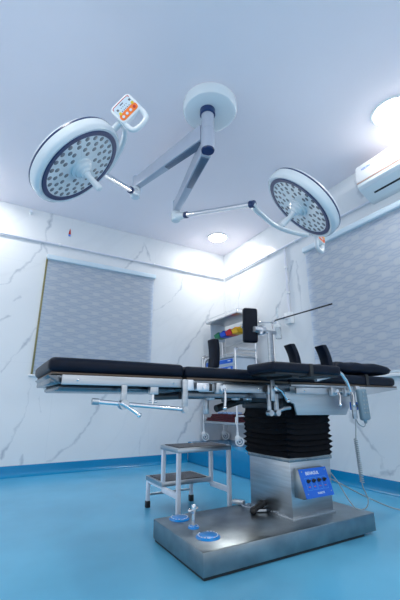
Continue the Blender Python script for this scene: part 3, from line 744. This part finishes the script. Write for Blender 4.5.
# upright side supports on the far rail
def side_support(label, x, y, z0, h, w, th, post):
    t = thing('side_support', label, 'side support', (x, y, z0), None)
    P = []; n = 10
    for i in range(n+1): a = i/n; P.append(V((x-th/2-.010*math.sin(a*PI)*-1, y-w/2, z0+h*a)))
    for i in range(n, -1, -1): a = i/n; P.append(V((x+th/2+.010*math.sin(a*PI), y-w/2, z0+h*a)))
    MB().prism(P, (0, w, 0), .012).build('cushion', 'leather', t)
    return t
t = side_support('shorter black upright support pad behind the middle mattress section', 1.325, 2.10, .965, .205, .085, .052, None)
MB().tube([(1.355, 2.10, 1.05), (1.30, 2.145, 1.03), (1.285, 2.15, .98), (1.285, 2.10, .90), (1.285, 2.062, .83)], .010, 10, 3).box((1.26, 2.050, .775), (1.31, 2.075, .84), .004).build('post', 'steel', t)
t = thing('side_support', 'tall black support pad clamped high on a square steel post', 'side support', (1.83, 2.09, .8))
P = []
for i in range(11): a = i/10; P.append(V((1.585-.006*math.cos((a-.5)*PI), 2.085, 1.165+.285*a)))
R_ = Matrix.Rotation(.0, 3, 'Z')
bb = bmesh.new(); bmesh.ops.create_cube(bb, size=1)
for v in bb.verts: v.co = V((v.co.x*.052, v.co.y*.115, v.co.z*.27))
bmesh.ops.bevel(bb, geom=list(bb.edges), offset=.018, segments=4, profile=.5, affect='EDGES')
for v in bb.verts: v.co.x += .010*math.cos(v.co.z/.135*PI/2)-.0
bb.transform(Matrix.Translation((1.665, 2.10, 1.31)) @ Matrix.Rotation(-1.85, 4, 'Z') @ Matrix.Rotation(.06, 4, 'Y'))
m_ = MB(); m_._add(bb); m_.build('cushion', 'leather', t)
MB().cyl((1.67, 2.06, 1.275), (1.745, 2.065, 1.275), .022, .030).cyl((1.735, 2.065, 1.275), (1.765, 2.068, 1.275), .036).box((1.715, 2.04, 1.235), (1.745, 2.085, 1.262), .005).build('swivel', 'alu', t)
MB().box((1.755, 2.062, 1.255), (1.90, 2.078, 1.282), .002).box((1.806, 2.056, .80), (1.850, 2.072, 1.262), .002).build('post', 'steel', t)
MB().cyl((1.700, 2.04, 1.325), (1.86, 2.04, 1.345), .006).ball((1.72, 2.04, 1.329), .011).box((1.845, 2.03, 1.335), (1.875, 2.05, 1.36), .003).build('lock_screw', 'chrome', t)
MB().box((1.80, 2.050, .775), (1.86, 2.080, .83), .004).build('clamp_body', 'steel', t)

# anaesthesia screen: upright and thin reaching rod
t = thing('screen_rod', 'thin L-shaped rod rising behind the table and reaching out over it', 'rod', (1.882, 2.085, .8))
MB().tube([(1.888, 2.09, .80), (1.885, 2.09, 1.345), (1.882, 2.085, 1.36)], .0065, 8).build('upright', 'chrome', t)
MB().tube([(1.882, 2.085, 1.36), (1.880, 2.07, 1.366), (1.887, 1.499, 1.366)], .0055, 8).build('rod', 'dark', t)
MB().box((1.872, 2.050, .775), (1.905, 2.105, .825), .004).build('clamp_body', 'steel', t)

# hand control with coiled cord
t = thing('hand_control', 'grey wired hand control hanging from the side rail with coiled cord', 'remote control', (1.99, 1.45, .64))
hc = MB().box((1.975, 1.435, .630), (2.050, 1.470, .818), .013, 3, rot=Matrix.Rotation(-.05, 3, 'Y')).build('body', 'remote', t)
for r in range(6):
    for c_ in range(2):
        MB().cyl((1.998+.028*c_+.003*(r-2.5)*-.4, 1.4355, .795-.024*r), (1.998+.028*c_+.003*(r-2.5)*-.4, 1.4325, .795-.024*r), .0060, seg=10).build('button', 'cord', hc)
MB().box((1.99, 1.468, .80), (2.025, 1.496, .835), .004).build('hook', 'alu', t)
MB().cyl((2.012, 1.452, .64), (2.015, 1.452, .612), .012, .008).build('cord_grip', 'remote', t)
pts = [(2.015, 1.452, .614), (1.990, 1.452, .594), (1.945, 1.452, .612), (1.925, 1.452, .64), (1.918, 1.452, .60), (1.905, 1.452, .53)]
ncoil = 22; coil = []
for i in range(ncoil*8+1):
    a = i/(ncoil*8); ang = 2*PI*i/8
    coil.append((1.902+.012*a+.0095*math.cos(ang), 1.452+.0095*math.sin(ang), .53-.235*a))
MB().tube(pts, .0035, 8, 5).tube(coil, .003, 6).tube([(1.914, 1.452, .295), (1.92, 1.455, .27), (1.955, 1.46, .215), (1.965, 1.47, .175), (1.95, 1.485, .150), (1.91, 1.505, .150), (1.885, 1.53, .19), (1.882, 1.60, .28), (1.876, 1.66, .34)], .0035, 8, 6).build('cord', 'cord', t)
t = thing('blue_connector', 'small bright blue connector block tucked behind the hand control', 'connector', (1.95, 1.5, .73))
MB().box((1.985, 1.498, .690), (2.025, 1.530, .738), .003).build('block', 'blue', t)
MB().cyl((1.995, 1.485, .715), (1.995, 1.50, .715), .009).box((2.0, 1.51, .73), (2.015, 1.53, .79)).build('plug', 'chrome', t)
# mains cable from the pillar across to the wall
m_ = MB().tube([(1.876, 1.95, .40), (1.93, 1.95, .37), (2.05, 1.92, .28), (2.20, 1.86, .20), (2.40, 1.80, .10), (2.62, 1.72, .012), (2.80, 1.62, .010), (2.95, 1.30, .010), (2.99, .9, .010)], .0045, 8, 8)
tag(m_.build('mains_cable', 'cord'), 'thin pale cable looping from the pillar down across the floor to the right', 'cable')

# ------------------------------------------------------------------ step stool
t = thing('step_stool', 'two-tread steel step stool with ribbed dark treads behind the table base', 'step stool', (1.3, 2.45, 0))
def tread(x0, x1, y0, y1, z):
    s = MB().box((x0, y0, z-.030), (x1, y0+.012, z), .002).box((x0, y1-.012, z-.030), (x1, y1, z), .002).box((x0, y0+.012, z-.030), (x0+.012, y1-.012, z), .002).box((x1-.012, y0+.012, z-.030), (x1, y1-.012, z), .002).box((x0+.012, y0+.012, z-.012), (x1-.012, y1-.012, z-.004)).build('tread', 'steel', t)
    MB().box((x0+.025, y0+.025, z-.004), (x1-.025, y1-.025, z+.003), .001).build('rubber_mat', 'tread', s)
tread(1.105, 1.525, 2.19, 2.465, .45)
tread(1.105, 1.500, 2.425, 2.72, .212)
w = .0125
def leg(x, y, z0, z1, foot=True):
    l = MB().box((x-w, y-w, z0), (x+w, y+w, z1), .002).build('leg', 'paintgrey', t)
    if foot: MB().box((x-w-.004, y-w-.004, 0), (x+w+.004, y+w+.004, .045), .004).build('rubber_foot', 'rubber', l)
for x in (1.12, 1.51): leg(x, 2.205, .01, .42)
for x in (1.12, 1.51): leg(x, 2.44, .17, .42, False)
for x in (1.12, 1.485): leg(x, 2.70, .01, .182)
for x in (1.12, 1.51): MB().box((x-.010, 2.205, .168), (x+.010, 2.71, .182)).box((x-.011, 2.212, .150), (x+.011, 2.44, .183), .002).build('side_bar', 'paintgrey', t)
MB().cyl((1.13, 2.70, .085), (1.475, 2.70, .085), .008).build('cross_bar', 'steel', t)

# ------------------------------------------------------------------ trolley on the plinth
TZ = .25
t = thing('medicine_trolley', 'steel crash trolley with blue-fronted drawers and raised shelf standing on the blue plinth', 'trolley', (2.78, 4.0, TZ))
tx0, tx1, ty0, ty1 = 2.60, 2.95, 3.60, 4.40
def caster(x, y):
    ax = (.55, .83, 0); a_ = V(ax).normalized()
    c = MB().cyl((x, y, TZ+.09), (x, y, TZ+.16), .014).lathe([(0, -.030), (.020, -.030), (.034, -.022), (.034, .022), (.020, .030), (0, .030)], (x, y, TZ+.092), ax, 20).build('caster', 'white', t)
    o = V((x, y, TZ+.055))+V((-.83, .55, 0))*-.022
    MB().lathe([(0, -.014), (.050, -.014), (.054, -.010), (.054, .010), (.050, .014), (0, .014)], o, ax, 24).build('wheel', 'white', c)
    MB().lathe([(.024, -.016), (.036, -.016), (.036, .016), (.024, .016)], o, ax, 24, closed=True).build('wheel_rim', 'remote', c)
    MB().lathe([(0, -.018), (.010, -.018), (.010, .018), (0, .018)], o, ax, 16).build('wheel_hub', 'navy', c)
for x in (tx0+.01, tx1-.01):
    for y in (ty0+.01, ty1-.01): caster(x, y)
for x, zt in ((tx0+.01, 1.16), (tx1-.01, 1.90)):
    for y in (ty0+.01, ty1-.01): MB().cyl((x, y, TZ+.15), (x, y, zt), .0125).build('post', 'alu', t)
MB().box((tx0, ty0, .485), (tx1, ty1, .515), .004).build('lower_shelf', 'steel', t)
MB().tube([(tx0, ty0+.02, .50), (tx0, ty0+.02, .575), (tx0+.02, ty0+.02, .59), (tx1-.04, ty0+.02, .59), (tx1-.02, ty0+.02, .575), (tx1-.02, ty0+.02, .50)], .0125, 10).build('shelf_guard', 'chrome', t)
bd = MB().box((tx0+.02, ty0+.02, 1.0), (tx1, ty1-.02, 1.305), .006).build('cabinet', 'pale', t)
MB().box((tx0-.005, ty0, 1.305), (tx1+.005, ty1, 1.325), .004).build('top', 'steel', t)
for k, z in enumerate((1.215, 1.12, 1.03)):
    for y0_, y1_ in ((ty0+.03, 3.995), (4.005, ty1-.03)):
        dr = MB().box((tx0+.004, y0_, z), (tx0+.02, y1_, z+.082), .003).build('drawer', 'pale', t)
        MB().box((tx0-.006, y0_+.03, z+.022), (tx0+.004, y1_-.01, z+.074), .004).build('pull', 'blue', dr)
        MB().box((tx0-.0075, y0_+.07, z+.044), (tx0-.006, y0_+.13, z+.056)).build('label_card', 'whiteink', dr)
for y, zz in ((ty0-.005, 1.41), (ty1+.0, 1.40)):
    MB().tube([(tx0, y, 1.10), (tx0, y, zz-.03), (tx0+.012, y, zz-.008), (tx0+.04, y, zz), (tx1-.06, y, zz), (tx1-.03, y, zz-.008), (tx1-.02, y, zz-.03), (tx1-.02, y, 1.30)], .013, 10, 4).build('guard_rail', 'chrome', t)
MB().cyl((tx0, ty0-.005, 1.36), (tx1-.02, ty0-.005, 1.36), .009).cyl((tx0+.005, ty0, 1.352), (tx0+.005, ty1, 1.352), .007).build('guard_bar', 'chrome', t)
# upper shelf
us = MB().box((tx0+.03, ty0-.02, 1.868), (tx1+.03, ty1-.04, 1.888), .003).build('upper_shelf', 'steel', t)
MB().tube([(tx0+.03, ty0-.02, 1.93), (tx0+.03, ty1-.04, 1.93), (tx1+.03, ty1-.04, 1.93), (tx1+.03, ty0-.02, 1.93), (tx0+.03, ty0-.02, 1.93)], .006, 8).build('shelf_rail', 'chrome', us)
for x, y in ((tx0+.03, ty0-.02), (tx0+.03, ty1-.04), (tx1+.03, ty0-.02), (tx1+.03, ty1-.04)): MB().cyl((x, y, 1.885), (x, y, 1.93), .005).build('shelf_post', 'chrome', us)
MB().box((tx0+.10, 4.33, 1.62), (tx1, 4.345, 1.865), .002).build('end_panel', 'pale', t)
MB().box((2.80, ty0, 1.665), (2.815, ty1-.06, 1.70), .002).build('bin_rail', 'steel', t)
MB().cyl((2.94, ty0, 1.55), (2.94, ty1, 1.55), .006).build('cross_rod', 'chrome', t)
# bins hung from the rail
def bin_(y, m, label):
    w_ = .066; z = 1.625; b = thing('storage_bin', label, 'bin', (2.73, y, z), 'coloured bins on the trolley rail')
    x0, x1 = 2.665, 2.798
    q = MB().hexa([(x0+.02, y-w_, z), (x1, y-w_, z), (x1, y+w_, z), (x0+.02, y+w_, z), (x0+.01, y-w_, z+.006), (x1, y-w_, z+.006), (x1, y+w_, z+.006), (x0+.01, y+w_, z+.006)])
    for s_ in (-1, 1):
        ya = y+s_*w_; yb = y+s_*(w_-.005)
        q.prism([(x0+.02, ya, z), (x1, ya, z), (x1, ya, z+.105), (x0+.07, ya, z+.105), (x0, ya, z+.052)], (0, yb-ya, 0))
    q.box((x1-.005, y-w_, z), (x1, y+w_, z+.115))
    q.prism([(x0+.02, y-w_, z), (x0, y-w_, z+.052), (x0+.006, y-w_, z+.052), (x0+.026, y-w_, z+.003)], (0, 2*w_, 0))
    q.build('tray', m, b)
    MB().cyl((x0-.001, y-w_, z+.054), (x0-.001, y+w_, z+.054), .004, seg=8).build('lip', m, b)
bin_(4.13, 'bin_g', 'green plastic bin, first on the trolley rail next to the blue bin')
bin_(3.985, 'bin_b', 'blue plastic bin hung between the green and red bins')
bin_(3.84, 'bin_r', 'red plastic bin hung between the blue and yellow bins')
bin_(3.695, 'bin_y', 'yellow plastic bin hung next to the red bin and clear bottle')
t2 = thing('suction_bottle', 'small clear bottle with dark cap beside the yellow bin', 'bottle', (2.70, 3.55, 1.64))
MB().lathe([(0, 0), (.045, 0), (.05, .01), (.05, .07), (.035, .09), (0, .09)], (2.70, 3.53, 1.68), (0, -1, .35), 20).build('bottle', 'clear', t2)
MB().lathe([(0, 0), (.036, 0), (.036, .03), (.0, .03)], (2.70, 3.445, 1.712), (0, -1, .35), 18).build('cap', 'rubber', t2)
MB().box((2.70, 3.50, 1.688), (2.80, 3.61, 1.70), .002).build('bracket', 'steel', t2)
# folded cloths and packets on the lower shelf
def cloth(y0, y1, z, th, label, x0=2.61, x1=2.93):
    q = MB()
    for k in range(2):
        q.box((x0+.004*k, y0, z+k*th/2), (x1, y1-.01*k, z+(k+1)*th/2-.001), .012, 3)
    tag(q.build('folded_cloth', 'maroon'), label, 'cloth', 'maroon cloths on the trolley shelf')
cloth(3.66, 4.34, .515, .045, 'folded maroon cloth at the bottom of pile on lower trolley shelf')
cloth(3.70, 4.22, .561, .045, 'folded maroon cloth lying on top of another on lower trolley shelf')
for k, (y, l) in enumerate(((4.02, 'blue and white packet lying on the maroon cloth, farther from the bellows'), (3.82, 'blue and white packet lying on the maroon cloth, closer to the bellows'))):
    tag(MB().box((2.64, y-.07, .607), (2.80, y+.07, .632), .010, 3, rot=Matrix.Rotation(.3-.5*k, 3, 'Z')).build('sterile_packet', 'pack'), l, 'packet', 'packets on the trolley cloths')

# ------------------------------------------------------------------ camera, world, view
th = math.atan(105/350); aR = math.atan(630/math.hypot(350, 105))
Fh = V((math.cos(aR), math.sin(aR), 0)); Rr = V((math.sin(aR), -math.cos(aR), 0))
FW = Fh*math.cos(th)+V((0, 0, math.sin(th))); UP = -Fh*math.sin(th)+V((0, 0, math.cos(th)))
CAM = V((0, 0, .72))
cam = bpy.data.cameras.new('camera'); co = bpy.data.objects.new('camera', cam); COL.objects.link(co)
cam.sensor_fit = 'VERTICAL'; cam.sensor_height = 36; cam.lens = 21.0; cam.clip_start = .02
rot = Matrix((Rr, UP, -FW)).transposed()
co.matrix_world = Matrix.Translation(CAM) @ rot.to_4x4()
sc.camera = co
w = bpy.data.worlds.new('world'); sc.world = w; w.use_nodes = True
w.node_tree.nodes['Background'].inputs[0].default_value = (.78, .83, .90, 1)
w.node_tree.nodes['Background'].inputs[1].default_value = .66  # even light through the unseen open sides, added to brighten the ceiling
sc.view_settings.view_transform = 'Standard'; sc.view_settings.look = 'None'
sc.view_settings.gamma = 1; sc.view_settings.use_curve_mapping = False
sc.view_settings.exposure = 0.85
sc.cycles.use_denoising = True
sc.cycles.max_bounces = 10; sc.cycles.diffuse_bounces = 5
sc.cycles.sample_clamp_indirect = 6
